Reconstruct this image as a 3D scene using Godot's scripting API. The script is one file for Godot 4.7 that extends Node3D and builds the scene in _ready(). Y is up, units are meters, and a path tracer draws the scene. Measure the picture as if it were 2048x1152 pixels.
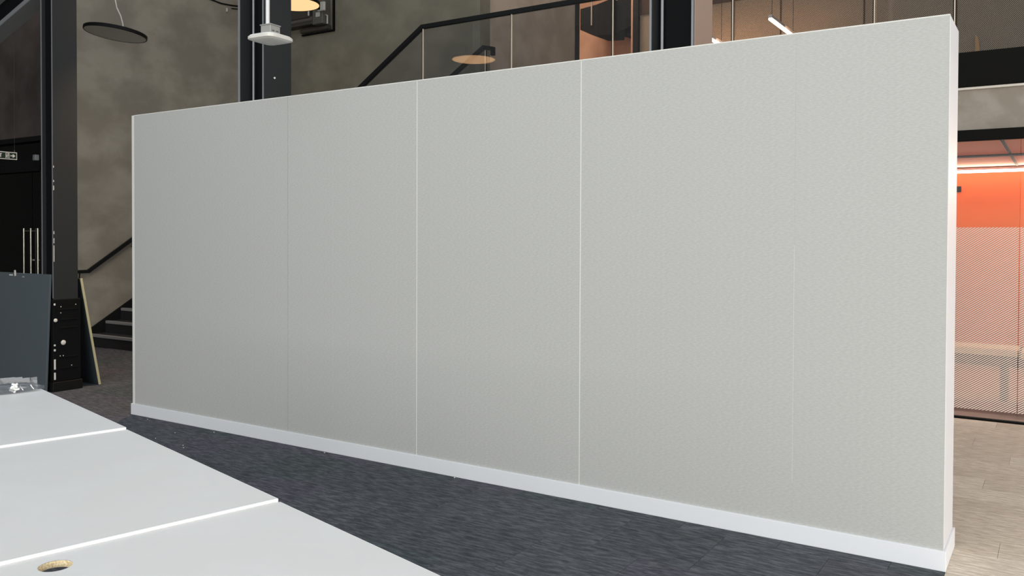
extends Node3D
# An open office with a long fabric-clad partition, desks in front, stairs and a mezzanine behind. Floor at y = 0, metres; the partition runs along x.

const CEILING := 8.0
var counts := {}
var M := {}


func _ready() -> void:
	# ---------- camera
	var cam := Camera3D.new()
	cam.name = "camera"
	add_child(cam)
	cam.position = Vector3(0, 1.5369, 0)
	cam.rotation = Vector3(-0.017, 0.5731, 0.0039)
	var f := 1701.56
	cam.near = 0.05
	cam.far = 200.0
	cam.keep_aspect = Camera3D.KEEP_HEIGHT
	cam.projection = Camera3D.PROJECTION_FRUSTUM
	cam.size = cam.near * 1152.0 / f
	cam.frustum_offset = Vector2(0, cam.near * (503.48 - 576.0) / f)
	cam.current = true
	# ---------- sky and exposure
	var sky := ProceduralSkyMaterial.new()
	sky.sky_top_color = Color(0.62, 0.74, 0.92)
	sky.sky_horizon_color = Color(0.86, 0.9, 0.95)
	sky.ground_bottom_color = Color(0.42, 0.42, 0.42)
	sky.ground_horizon_color = Color(0.62, 0.63, 0.64)
	sky.sky_energy_multiplier = 0.8
	sky.ground_energy_multiplier = 0.6
	var env := Environment.new()
	env.background_mode = Environment.BG_SKY
	env.sky = Sky.new()
	env.sky.sky_material = sky
	env.tonemap_mode = Environment.TONE_MAPPER_LINEAR
	env.tonemap_exposure = 1.0
	env.sdfgi_enabled = true
	env.ssao_enabled = true
	env.ssil_enabled = true
	var we := WorldEnvironment.new()
	we.name = "environment"
	we.environment = env
	add_child(we)
	# ---------- daylight through the two window walls (front, behind the camera, and right)
	area("front_window_daylight", Vector3(0.0, 3.2, 6.3), Vector2(9.4, 5.2), Vector3(0, 0, -1), Color(1.0, 0.99, 0.97), 84.0)
	area("right_window_daylight", Vector3(6.3, 2.4, -1.5), Vector2(12.0, 4.0), Vector3(-1, 0, 0), Color(1.0, 0.985, 0.965), 66.0)
	area("added_skylight_fill", Vector3(-4.5, CEILING - 0.05, -2.0), Vector2(12.0, 9.0), Vector3(0, -1, 0), Color(0.97, 0.99, 1.0), 30.0)  # added skylight: unseen fill from above for desks and floor

	materials()
	shell()
	meeting_room()
	mezzanine()
	partition()
	desks()
	columns()
	stairs()
	balustrades()
	hanging_things()
	leaning_things()
	small_things()


# ------------------------------------------------------------------ lights
func area(called: String, at: Vector3, size: Vector2, towards: Vector3, color: Color, energy: float) -> void:
	var l := AreaLight3D.new()
	l.name = called
	l.area_size = size
	l.light_color = color
	l.light_energy = energy
	l.shadow_enabled = true
	l.set("area_range", 40.0)
	add_child(l)
	l.position = at
	var up := Vector3.UP if absf(towards.y) < 0.9 else Vector3.RIGHT
	l.basis = Basis.looking_at(towards, up)


# ------------------------------------------------------------------ materials
func mat(key: String, c: Color, rough := 0.6, metal := 0.0) -> StandardMaterial3D:
	var m := StandardMaterial3D.new()
	m.resource_name = key
	m.albedo_color = c
	m.roughness = rough
	m.metallic = metal
	M[key] = m
	return m


func c8(r: float, g: float, b: float) -> Color:
	return Color(r / 255.0, g / 255.0, b / 255.0)


func noise_tex(freq: float, octaves: int, sd: int, a: Color, b: Color, size := 512, lo := 0.25, hi := 0.75, gain := 0.55) -> NoiseTexture2D:
	var n := FastNoiseLite.new()
	n.noise_type = FastNoiseLite.TYPE_SIMPLEX_SMOOTH
	n.seed = sd
	n.frequency = freq
	n.fractal_type = FastNoiseLite.FRACTAL_FBM
	n.fractal_octaves = octaves
	n.fractal_gain = gain
	var g := Gradient.new()
	g.offsets = PackedFloat32Array([lo, hi])
	g.colors = PackedColorArray([a, b])
	var t := NoiseTexture2D.new()
	t.width = size
	t.height = size
	t.seamless = true
	t.noise = n
	t.color_ramp = g
	t.generate_mipmaps = false
	return t


func noisy(key: String, a: Color, b: Color, scale: Vector3, freq: float, octaves: int, sd: int, rough := 0.9, bump := 0.0, lo := 0.25, hi := 0.75, gain := 0.55) -> StandardMaterial3D:
	var m := mat(key, Color.WHITE, rough)
	m.albedo_texture = noise_tex(freq, octaves, sd, a, b, 512 if gain < 0.6 else 1024, lo, hi, gain)
	m.uv1_triplanar = true
	m.uv1_world_triplanar = true
	m.uv1_triplanar_sharpness = 6.0
	m.uv1_scale = scale
	if bump > 0.0:
		m.heightmap_enabled = true
		m.heightmap_texture = m.albedo_texture
		m.heightmap_scale = bump
	return m


func materials() -> void:
	noisy("fabric", c8(181, 182, 178), c8(191, 192, 188), Vector3(1.7, 9.0, 1.7), 0.04, 5, 3, 0.95, 0.0, 0.3, 0.7)
	mat("white", c8(220, 220, 222), 0.5)
	mat("white_matt", c8(228, 228, 226), 0.7)
	mat("joint", c8(226, 226, 220), 0.8)
	mat("baseboard", c8(232, 235, 238), 0.4)
	noisy("desk", c8(224, 224, 219), c8(226, 226, 222), Vector3(0.6, 0.6, 0.6), 0.01, 2, 5, 0.5)
	mat("edge_band", c8(245, 245, 243), 0.35)
	noisy("chipboard", c8(200, 178, 136), c8(238, 224, 190), Vector3(9, 9, 9), 0.03, 3, 8, 0.9, 0.1)
	mat("white_steel", c8(225, 226, 226), 0.35)
	var tints := [[62, 66, 70], [68, 69, 76], [63, 70, 72], [71, 75, 79]]
	for i in 4:
		var t: Array = tints[i]
		noisy("carpet_%d" % i, c8(t[0] - 19, t[1] - 19, t[2] - 18), c8(t[0] + 27, t[1] + 27, t[2] + 27), Vector3(0.5, 1.0, 3.0), 0.012, 7, 20 + i, 1.0, 0.1, 0.25, 0.75, 0.74)
	var pale := [[206, 192, 173], [213, 200, 182], [200, 186, 167]]
	for i in 3:
		var t: Array = pale[i]
		noisy("pale_carpet_%d" % i, c8(t[0] - 24, t[1] - 24, t[2] - 24), c8(t[0] + 20, t[1] + 20, t[2] + 21), Vector3(0.5, 1.0, 3.6), 0.012, 7, 40 + i, 1.0, 0.1, 0.25, 0.75, 0.74)
	noisy("plaster", c8(138, 131, 118), c8(160, 153, 139), Vector3(0.16, 0.2, 0.16), 0.012, 5, 61, 0.9, 0.0, 0.28, 0.72)
	noisy("shaded_plaster", c8(118, 113, 99), c8(134, 129, 114), Vector3(0.16, 0.2, 0.16), 0.012, 5, 65, 0.9, 0.0, 0.28, 0.72)  # the stair wall plaster darkened: weaker light put into the colour
	noisy("lit_plaster", c8(180, 164, 148), c8(198, 183, 167), Vector3(0.2, 0.2, 0.2), 0.012, 5, 66, 0.9, 0.0, 0.28, 0.72)  # window light on the mezzanine wall put into a lighter plaster colour
	noisy("pale_plaster", c8(142, 134, 122), c8(158, 150, 139), Vector3(0.4, 0.5, 0.4), 0.012, 5, 64, 0.9, 0.0, 0.28, 0.72)
	noisy("dark_plaster", c8(76, 66, 61), c8(92, 83, 78), Vector3(0.2, 0.2, 0.2), 0.012, 4, 62, 0.9)
	noisy("salmon_plaster", c8(190, 158, 138), c8(202, 172, 152), Vector3(0.3, 0.3, 0.3), 0.012, 4, 63, 0.9)
	mat("shell", c8(120, 118, 114), 0.9)
	mat("ceiling", c8(176, 176, 174), 0.9)
	mat("black", c8(22, 23, 23), 0.6).metallic_specular = 0.3
	mat("black_soft", c8(17, 18, 19), 0.85).metallic_specular = 0.25
	mat("fascia", c8(22, 22, 20), 0.9).metallic_specular = 0.2
	mat("ledge", c8(214, 208, 196), 0.6)
	mat("steel_paint", c8(47, 50, 51), 0.5).metallic_specular = 0.35
	mat("steel_shaded", c8(14, 16, 17), 0.9).metallic_specular = 0.25  # steel paint darkened, with the shade of the recesses in its colour
	mat("steel_edge", c8(128, 130, 132), 0.5)
	mat("conduit", c8(150, 152, 155), 0.4)
	mat("chip", c8(225, 222, 214), 0.8)
	mat("orange", c8(247, 138, 70), 0.85)
	mat("orange_lit_ceiling", c8(232, 152, 114), 0.9)  # pale ceiling with bounce light from the orange wall painted in
	noisy("wood_floor", c8(112, 88, 76), c8(140, 116, 102), Vector3(0.6, 1, 6.0), 0.02, 4, 71, 0.6)
	mat("film", c8(232, 214, 200), 0.8)
	mat("film_tan", c8(204, 190, 166), 0.85)
	mat("brown", c8(74, 58, 50), 0.9)
	mat("bench", c8(216, 190, 150), 0.7)
	var g := mat("glass", Color(0.92, 0.95, 0.95, 0.06), 0.02)
	g.transparency = BaseMaterial3D.TRANSPARENCY_ALPHA
	var gc := mat("clear_glass", Color(0.92, 0.95, 0.95, 0.04), 0.02)
	gc.transparency = BaseMaterial3D.TRANSPARENCY_ALPHA
	gc.metallic_specular = 0.1
	var gd := mat("grey_glass", Color(0.28, 0.29, 0.29, 0.18), 0.02)
	gd.transparency = BaseMaterial3D.TRANSPARENCY_ALPHA
	var pl := mat("clear_plastic", Color(0.42, 0.44, 0.46, 0.4), 0.15)
	pl.transparency = BaseMaterial3D.TRANSPARENCY_ALPHA
	mat("glass_edge", c8(232, 220, 196), 0.25)
	mat("chrome", c8(196, 194, 180), 0.25, 0.9)
	mat("nosing", c8(150, 150, 148), 0.7)
	noisy("stair_carpet", c8(24, 25, 26), c8(44, 45, 46), Vector3(4, 4, 4), 0.03, 3, 81, 1.0)
	mat("offcut", c8(206, 166, 118), 0.8)
	mat("warm_light_tan", c8(152, 132, 118), 0.7)  # warm light on dark steel, put into a tan colour
	mat("board_grey", c8(84, 93, 98), 0.75)
	mat("board_dark", c8(40, 50, 55), 0.8)
	mat("board_edge", c8(196, 190, 150), 0.8)
	mat("ac_dark", c8(66, 63, 57), 0.6)
	mat("ac_grey", c8(96, 93, 86), 0.6)
	mat("plate", c8(196, 194, 186), 0.6)
	mat("diffuser_off", c8(236, 230, 220), 0.7)
	mat("sign_green", c8(22, 40, 32), 0.6)
	mat("dark_glass", c8(7, 9, 10), 0.12).metallic_specular = 0.3
	mat("white_plastic", c8(226, 223, 214), 0.45)
	mat("box_grey", c8(160, 160, 156), 0.45)
	glow("lamp_warm", Color(1.0, 0.83, 0.58), 1.0)
	glow("lamp_bright", Color(1.0, 0.78, 0.55), 5.0)
	glow("led", Color(1.0, 0.93, 0.86), 5.0)
	glow("led_room", Color(1.0, 0.94, 0.88), 4.0)


func glow(key: String, c: Color, e: float) -> void:
	var m := mat(key, Color(0.8, 0.8, 0.8), 0.6)
	m.emission_enabled = true
	m.emission = c
	m.emission_energy_multiplier = e


# ------------------------------------------------------------------ node helpers
func numbered(parent: Node, called: String) -> String:
	var key := str(parent.get_instance_id()) + called
	var n: int = counts.get(key, 0)
	counts[key] = n + 1
	return called if n == 0 else "%s_%03d" % [called, n]


func thing(called: String, label: String, category: String, at := Vector3.ZERO, group := "") -> Node3D:
	var o := Node3D.new()
	o.name = numbered(self, called)
	add_child(o)
	o.position = at
	tag(o, label, category, group)
	return o


func tag(o: Node3D, label: String, category: String, group := "") -> Node3D:
	o.set_meta("label", label)
	o.set_meta("category", category)
	if group:
		o.set_meta("group", group)
	return o


func setting(called: String) -> Node3D:
	var o := Node3D.new()
	o.name = called
	add_child(o)
	o.set_meta("kind", "structure")
	return o


func start() -> SurfaceTool:
	var st := SurfaceTool.new()
	st.begin(Mesh.PRIMITIVE_TRIANGLES)
	return st


func obj(called: String, st: SurfaceTool, m: String, parent: Node = null) -> MeshInstance3D:
	return inst(called, st.commit(), m, parent)


func inst(called: String, mesh: Mesh, m: String, parent: Node = null) -> MeshInstance3D:
	var o := MeshInstance3D.new()
	var p: Node = parent if parent else self
	o.name = numbered(p, called)
	o.mesh = mesh
	o.material_override = M[m]
	p.add_child(o)
	return o


func structure(called: String, st: SurfaceTool, m: String) -> MeshInstance3D:
	var o := obj(called, st, m)
	o.set_meta("kind", "structure")
	return o


# ------------------------------------------------------------------ shapes
func tri(st: SurfaceTool, a: Vector3, b: Vector3, c: Vector3, out: Vector3) -> void:
	var n := (b - a).cross(c - a)
	if n.length_squared() < 1e-16:
		return
	n = n.normalized()
	if n.dot(out) < 0.0:
		n = -n
	else:
		var t := b
		b = c
		c = t
	for v: Vector3 in [a, b, c]:
		st.set_normal(n)
		st.add_vertex(v)


func quad(st: SurfaceTool, a: Vector3, b: Vector3, c: Vector3, d: Vector3, out: Vector3) -> void:
	tri(st, a, b, c, out)
	tri(st, a, c, d, out)


func smooth_quad(st: SurfaceTool, p: Array, n: Array) -> void:
	var face: Vector3 = (p[1] - p[0]).cross(p[2] - p[0])
	var order := [0, 2, 1, 0, 3, 2] if face.dot(n[0] + n[1] + n[2] + n[3]) > 0.0 else [0, 1, 2, 0, 2, 3]
	for i: int in order:
		st.set_normal(n[i])
		st.add_vertex(p[i])


# a box between two corners with chamfered edges
func box(st: SurfaceTool, lo: Vector3, hi: Vector3, bevel := 0.0, xf := Transform3D()) -> void:
	var c := (lo + hi) / 2.0
	var h := ((hi - lo) / 2.0).abs()
	var b := minf(bevel, minf(h.x, minf(h.y, h.z)) * 0.8)
	for ax in 3:
		var u := (ax + 1) % 3
		var v := (ax + 2) % 3
		for s: float in [-1.0, 1.0]:
			var q := []
			for k: Array in [[-1, -1], [1, -1], [1, 1], [-1, 1]]:
				var p := Vector3()
				p[ax] = s * h[ax]
				p[u] = k[0] * (h[u] - b)
				p[v] = k[1] * (h[v] - b)
				q.append(xf * (c + p))
			var o := Vector3()
			o[ax] = s
			quad(st, q[0], q[1], q[2], q[3], xf.basis * o)
		if b > 0.0:
			for su: float in [-1.0, 1.0]:
				for sv: float in [-1.0, 1.0]:
					var q := []
					for k: Array in [[-1, 0], [1, 0], [1, 1], [-1, 1]]:
						var p := Vector3()
						p[ax] = k[0] * (h[ax] - b)
						p[u] = su * (h[u] - (b if k[1] else 0.0))
						p[v] = sv * (h[v] - (0.0 if k[1] else b))
						q.append(xf * (c + p))
					var o := Vector3()
					o[u] = su
					o[v] = sv
					quad(st, q[0], q[1], q[2], q[3], xf.basis * o)
	if b > 0.0:
		for sx: float in [-1.0, 1.0]:
			for sy: float in [-1.0, 1.0]:
				for sz: float in [-1.0, 1.0]:
					var s := Vector3(sx, sy, sz)
					tri(st, xf * (c + s * Vector3(h.x, h.y - b, h.z - b)), xf * (c + s * Vector3(h.x - b, h.y, h.z - b)), xf * (c + s * Vector3(h.x - b, h.y - b, h.z)), xf.basis * s)


func one_box(lo: Vector3, hi: Vector3, bevel := 0.0, xf := Transform3D()) -> SurfaceTool:
	var st := start()
	box(st, lo, hi, bevel, xf)
	return st


# a flat outline in the x-y plane pulled along z from z0 to z1, then placed by xf
func prism(st: SurfaceTool, poly: PackedVector2Array, z0: float, z1: float, xf := Transform3D()) -> void:
	var idx := Geometry2D.triangulate_polygon(poly)
	for i in range(0, idx.size(), 3):
		for z: float in [z0, z1]:
			var o := Vector3(0, 0, 1 if z == maxf(z0, z1) else -1)
			var a := poly[idx[i]]
			var b := poly[idx[i + 1]]
			var c := poly[idx[i + 2]]
			tri(st, xf * Vector3(a.x, a.y, z), xf * Vector3(b.x, b.y, z), xf * Vector3(c.x, c.y, z), xf.basis * o)
	var cw := Geometry2D.is_polygon_clockwise(poly)
	for i in poly.size():
		var a := poly[i]
		var b := poly[(i + 1) % poly.size()]
		var d := b - a
		var o := Vector3(d.y, -d.x, 0) * (-1.0 if cw else 1.0)
		quad(st, xf * Vector3(a.x, a.y, z0), xf * Vector3(b.x, b.y, z0), xf * Vector3(b.x, b.y, z1), xf * Vector3(a.x, a.y, z1), xf.basis * o)


# a band of constant width along a path in the plane (mitred), as an outline
func band(path: PackedVector2Array, w: float) -> PackedVector2Array:
	var up := PackedVector2Array()
	var down := PackedVector2Array()
	for i in path.size():
		var d0 := (path[i] - path[i - 1]).normalized() if i > 0 else Vector2.ZERO
		var d1 := (path[i + 1] - path[i]).normalized() if i < path.size() - 1 else Vector2.ZERO
		if i == 0:
			d0 = d1
		if i == path.size() - 1:
			d1 = d0
		var n0 := Vector2(-d0.y, d0.x)
		var n1 := Vector2(-d1.y, d1.x)
		var n := (n0 + n1).normalized()
		n *= w / 2.0 / maxf(0.3, n.dot(n0))
		up.append(path[i] + n)
		down.insert(0, path[i] - n)
	up.append_array(down)
	return up


func tube(st: SurfaceTool, pts: Array, r: float, n := 12) -> void:
	var rings := []
	var side := Vector3.ZERO
	for i in pts.size():
		var d: Vector3 = (pts[mini(i + 1, pts.size() - 1)] - pts[maxi(i - 1, 0)]).normalized()
		if side == Vector3.ZERO:
			side = d.cross(Vector3.UP if absf(d.y) < 0.9 else Vector3.RIGHT).normalized()
		side = (side - d * side.dot(d)).normalized()
		var other := d.cross(side)
		var ring := []
		for k in n:
			ring.append(side * cos(TAU * k / n) + other * sin(TAU * k / n))
		rings.append(ring)
	for i in pts.size() - 1:
		for k in n:
			var j := (k + 1) % n
			var ns := [rings[i][k], rings[i][j], rings[i + 1][j], rings[i + 1][k]]
			smooth_quad(st, [pts[i] + ns[0] * r, pts[i] + ns[1] * r, pts[i + 1] + ns[2] * r, pts[i + 1] + ns[3] * r], ns)
	for e: Array in [[0, 1], [pts.size() - 1, pts.size() - 2]]:
		var p: Vector3 = pts[e[0]]
		for k in n:
			tri(st, p, p + rings[e[0]][k] * r, p + rings[e[0]][(k + 1) % n] * r, p - pts[e[1]])


# profile of (radius, height) points turned about y
func lathe(st: SurfaceTool, prof: Array, n := 48, xf := Transform3D()) -> void:
	for i in prof.size() - 1:
		var a: Vector2 = prof[i]
		var b: Vector2 = prof[i + 1]
		var d := b - a
		var nr := Vector2(d.y, -d.x).normalized()
		for k in n:
			var t0 := TAU * k / n
			var t1 := TAU * (k + 1) / n
			var e0 := Vector3(cos(t0), 0, sin(t0))
			var e1 := Vector3(cos(t1), 0, sin(t1))
			var p := [xf * (e0 * a.x + Vector3.UP * a.y), xf * (e1 * a.x + Vector3.UP * a.y), xf * (e1 * b.x + Vector3.UP * b.y), xf * (e0 * b.x + Vector3.UP * b.y)]
			var ns := [xf.basis * (e0 * nr.x + Vector3.UP * nr.y), xf.basis * (e1 * nr.x + Vector3.UP * nr.y)]
			if (p[0] - p[1]).length_squared() > 1e-12:
				smooth_quad(st, p, [ns[0], ns[1], ns[1], ns[0]])
			else:
				tri(st, p[0], p[2], p[3], ns[0])


# a wall in the x-y plane (or, turned, the z-y plane) with one opening, as four boxes
func holed(st: SurfaceTool, lo: Vector3, hi: Vector3, along: int, o0: float, o1: float, y0: float, y1: float) -> void:
	var a := hi
	a[along] = o0
	box(st, lo, a)
	var b := lo
	b[along] = o1
	box(st, b, hi)
	var c := lo
	c[along] = o0
	var d := hi
	d[along] = o1
	d.y = y0
	box(st, c, d)
	c.y = y1
	d.y = hi.y
	box(st, c, d)


# ------------------------------------------------------------------ the room
func shell() -> void:
	# floor: carpet tiles half a metre square, each row shifted by half a tile
	var fl := structure("floor", one_box(Vector3(-18, -0.3, -19), Vector3(7, -0.006, 7)), "carpet_0")
	var rng := RandomNumberGenerator.new()
	rng.seed = 11
	var t := 0.513
	var shape := one_box(Vector3(0.0006, -0.006, 0.0006), Vector3(t - 0.0006, 0, t - 0.0006), 0.0012).commit()
	for r in 14:
		var z := -4.25 - 7 * t + r * t
		for k in range(-1, 23):
			var x := -3.485 + (k - 15) * t + (0.0 if r % 2 == 1 else 0.26)
			if x < -11.1 or x + t > -0.43 or z < -7.3 or z > -1.4:
				continue
			if z < -4.8 and x > -6.9:
				continue  # behind the partition
			if z > -2.6 and x < -5.0:
				continue
			var tile := inst("carpet_tile", shape, "carpet_%d" % rng.randi_range(0, 3), fl)
			tile.position = Vector3(x, 0, z)
	# the last dark strip up to the pale carpet
	for r in 14:
		var z := -4.25 - 7 * t + r * t
		var odd := r % 2 == 1
		var x := -3.485 + 5 * t + (0.0 if odd else 0.26)
		if z < -4.8:
			continue
		obj("carpet_tile", one_box(Vector3(x + 0.0006, -0.006, z + 0.0006), Vector3(-0.4306, 0, z + t - 0.0006), 0.0012), "carpet_%d" % rng.randi_range(0, 3), fl)
	# pale carpet on the right: planks a metre by a quarter
	var plank := one_box(Vector3(0.0006, -0.006, 0.0006), Vector3(0.9994, 0, 0.2494), 0.0012).commit()
	for r in 21:
		var z := -8.19 + r * 0.25
		var edge := -2.7 if z < -4.8 else -0.43
		for k in range(-3, 3):
			var x := -0.43 + k * 1.0 - fmod(r * 0.37, 1.0)
			if x + 1.0 < edge + 0.02:
				continue
			if x < edge:
				obj("carpet_plank", one_box(Vector3(edge + 0.0006, -0.006, z + 0.0006), Vector3(x + 0.9994, 0, z + 0.2494), 0.0012), "pale_carpet_%d" % rng.randi_range(0, 2), fl)
			else:
				var p := inst("carpet_plank", plank, "pale_carpet_%d" % rng.randi_range(0, 2), fl)
				p.position = Vector3(x, 0, z)
	var sk := start()
	box(sk, Vector3(-18, CEILING, -19), Vector3(-10.5, CEILING + 0.3, 7))
	box(sk, Vector3(1.5, CEILING, -19), Vector3(7, CEILING + 0.3, 7))
	box(sk, Vector3(-10.5, CEILING, -19), Vector3(1.5, CEILING + 0.3, -6.5))
	box(sk, Vector3(-10.5, CEILING, 2.5), Vector3(1.5, CEILING + 0.3, 7))
	structure("ceiling", sk, "ceiling")
	var sl := setting("added_window_5")  # added roof glazing, out of view, around the fill light from above
	sk = start()
	for i in 7:
		box(sk, Vector3(-10.5 + i * 2.0 - 0.04, CEILING + 0.06, -6.5), Vector3(-10.5 + i * 2.0 + 0.04, CEILING + 0.2, 2.5))
	obj("window_frame", sk, "black", sl)
	for i in 6:
		obj("window_pane", one_box(Vector3(-10.46 + i * 2.0, CEILING + 0.1, -6.5), Vector3(-8.54 + i * 2.0, CEILING + 0.12, 2.5)), "glass", sl)
	# the window walls, out of sight behind the camera and to the right
	var st := start()
	holed(st, Vector3(-18, -0.006, 6.5), Vector3(7, CEILING, 6.8), 0, -4.75, 4.75, 0.5, 6.0)
	structure("wall_front", st, "shell")
	st = start()
	holed(st, Vector3(6.5, -0.006, -19), Vector3(6.8, CEILING, 6.5), 2, -7.5, 4.5, 0.4, 4.4)
	structure("wall_right", st, "shell")
	structure("wall_far_left", one_box(Vector3(-18, -0.006, -19), Vector3(-17.8, CEILING, 6.5)), "shell")
	structure("wall_rear", one_box(Vector3(-17.8, -0.006, -19), Vector3(6.5, CEILING, -18.8)), "shell")
	var w := setting("window_1")
	st = start()
	for i in 4:
		var x := -4.71 + i * 3.1405
		box(st, Vector3(x - 0.035, 0.5, 6.56), Vector3(x + 0.035, 6.0, 6.64))
	for y: float in [0.535, 5.965]:
		box(st, Vector3(-4.75, y - 0.035, 6.56), Vector3(4.75, y + 0.035, 6.64))
	obj("window_frame", st, "black", w)
	for i in 3:
		var x0 := -4.67 + i * 3.1405
		obj("window_pane", one_box(Vector3(x0, 0.575, 6.59), Vector3(x0 + 3.06, 5.925, 6.61)), "glass", w)
	w = setting("window_2")
	st = start()
	for z: float in [-7.46, -4.5, -1.5, 1.5, 4.46]:
		box(st, Vector3(6.56, 0.4, z - 0.035), Vector3(6.64, 4.4, z + 0.035))
	for y: float in [0.435, 4.365]:
		box(st, Vector3(6.56, y - 0.035, -7.5), Vector3(6.64, y + 0.035, 4.5))
	obj("window_frame", st, "black", w)
	for i in 4:
		var z0: float = [-7.42, -4.46, -1.46, 1.54][i]
		obj("window_pane", one_box(Vector3(6.59, 0.475, z0), Vector3(6.61, 4.325, z0 + 2.88)), "glass", w)
	# the stair wall (left) and the rear wall of the stairs
	structure("wall_left", one_box(Vector3(-11.65, -0.006, -10.05), Vector3(-11.4, CEILING, -6.3)), "plaster")
	structure("wall_back", one_box(Vector3(-11.4, -0.006, -10.05), Vector3(-6.872, CEILING, -9.8)), "shaded_plaster")
	# the wall with the glass doors, on the far left
	st = start()
	box(st, Vector3(-17.8, 2.9, -6.55), Vector3(-11.65, CEILING, -6.3))
	box(st, Vector3(-17.8, -0.006, -6.55), Vector3(-13.9, 2.9, -6.3))
	structure("wall_entrance", st, "dark_plaster")
	var d := setting("door_1")
	st = start()
	box(st, Vector3(-13.9, 2.83, -6.42), Vector3(-11.66, 2.9, -6.27), 0.004)
	box(st, Vector3(-13.9, 2.42, -6.42), Vector3(-11.66, 2.58, -6.29), 0.004)
	for x: float in [-13.86, -11.71]:
		box(st, Vector3(x - 0.04, 0, -6.42), Vector3(x + 0.04, 2.83, -6.29), 0.004)
	obj("door_frame", st, "black", d)
	obj("transom_pane", one_box(Vector3(-13.82, 2.58, -6.36), Vector3(-11.75, 2.83, -6.345)), "dark_glass", d)
	for x: float in [-13.81, -11.95 - 0.84]:
		pass
	for xs: Array in [[-13.81, -12.06], [-12.05, -11.755]]:
		obj("glass_leaf", one_box(Vector3(xs[0], 0.01, -6.36), Vector3(xs[1], 2.415, -6.345)), "dark_glass", d)
	for x: float in [-12.138, -11.956, -11.776]:
		var h := start()
		tube(h, [Vector3(x, 0.62, -6.27), Vector3(x, 1.635, -6.27)], 0.013, 10)
		obj("pull_handle", h, "chrome", d)
	var h2 := start()
	tube(h2, [Vector3(-12.138, 1.598, -6.27), Vector3(-11.776, 1.598, -6.27)], 0.007, 8)
	tube(h2, [Vector3(-12.138, 0.68, -6.27), Vector3(-11.776, 0.68, -6.27)], 0.007, 8)
	for x: float in [-12.138, -11.956, -11.776]:
		for y: float in [1.598, 0.68]:
			tube(h2, [Vector3(x, y, -6.27), Vector3(x, y, -6.35)], 0.006, 8)
	obj("handle_stay", h2, "chrome", d)
	for x: float in [-12.012, -11.89]:
		obj("lock_rosette", one_box(Vector3(x - 0.016, 1.185, -6.345), Vector3(x + 0.016, 1.205, -6.325), 0.004), "white_plastic", d)
	obj("door_closer", one_box(Vector3(-11.83, 2.56, -6.29), Vector3(-11.76, 2.64, -6.23), 0.008), "steel_edge", d)


func stripes(lo: Vector2, hi: Vector2, z: float, slope: float, period: float, share: float) -> SurfaceTool:
	var st := start()
	var rect := PackedVector2Array([lo, Vector2(hi.x, lo.y), hi, Vector2(lo.x, hi.y)])
	var c := lo.y - slope * hi.x
	while c < hi.y - slope * lo.x:
		var p := PackedVector2Array([Vector2(lo.x, slope * lo.x + c), Vector2(hi.x, slope * hi.x + c), Vector2(hi.x, slope * hi.x + c + share * period), Vector2(lo.x, slope * lo.x + c + share * period)])
		for q: PackedVector2Array in Geometry2D.intersect_polygons(rect, p):
			for i in range(1, q.size() - 1):
				tri(st, Vector3(q[0].x, q[0].y, z), Vector3(q[i].x, q[i].y, z), Vector3(q[i + 1].x, q[i + 1].y, z), Vector3(0, 0, 1))
		c += period
	return st


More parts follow.
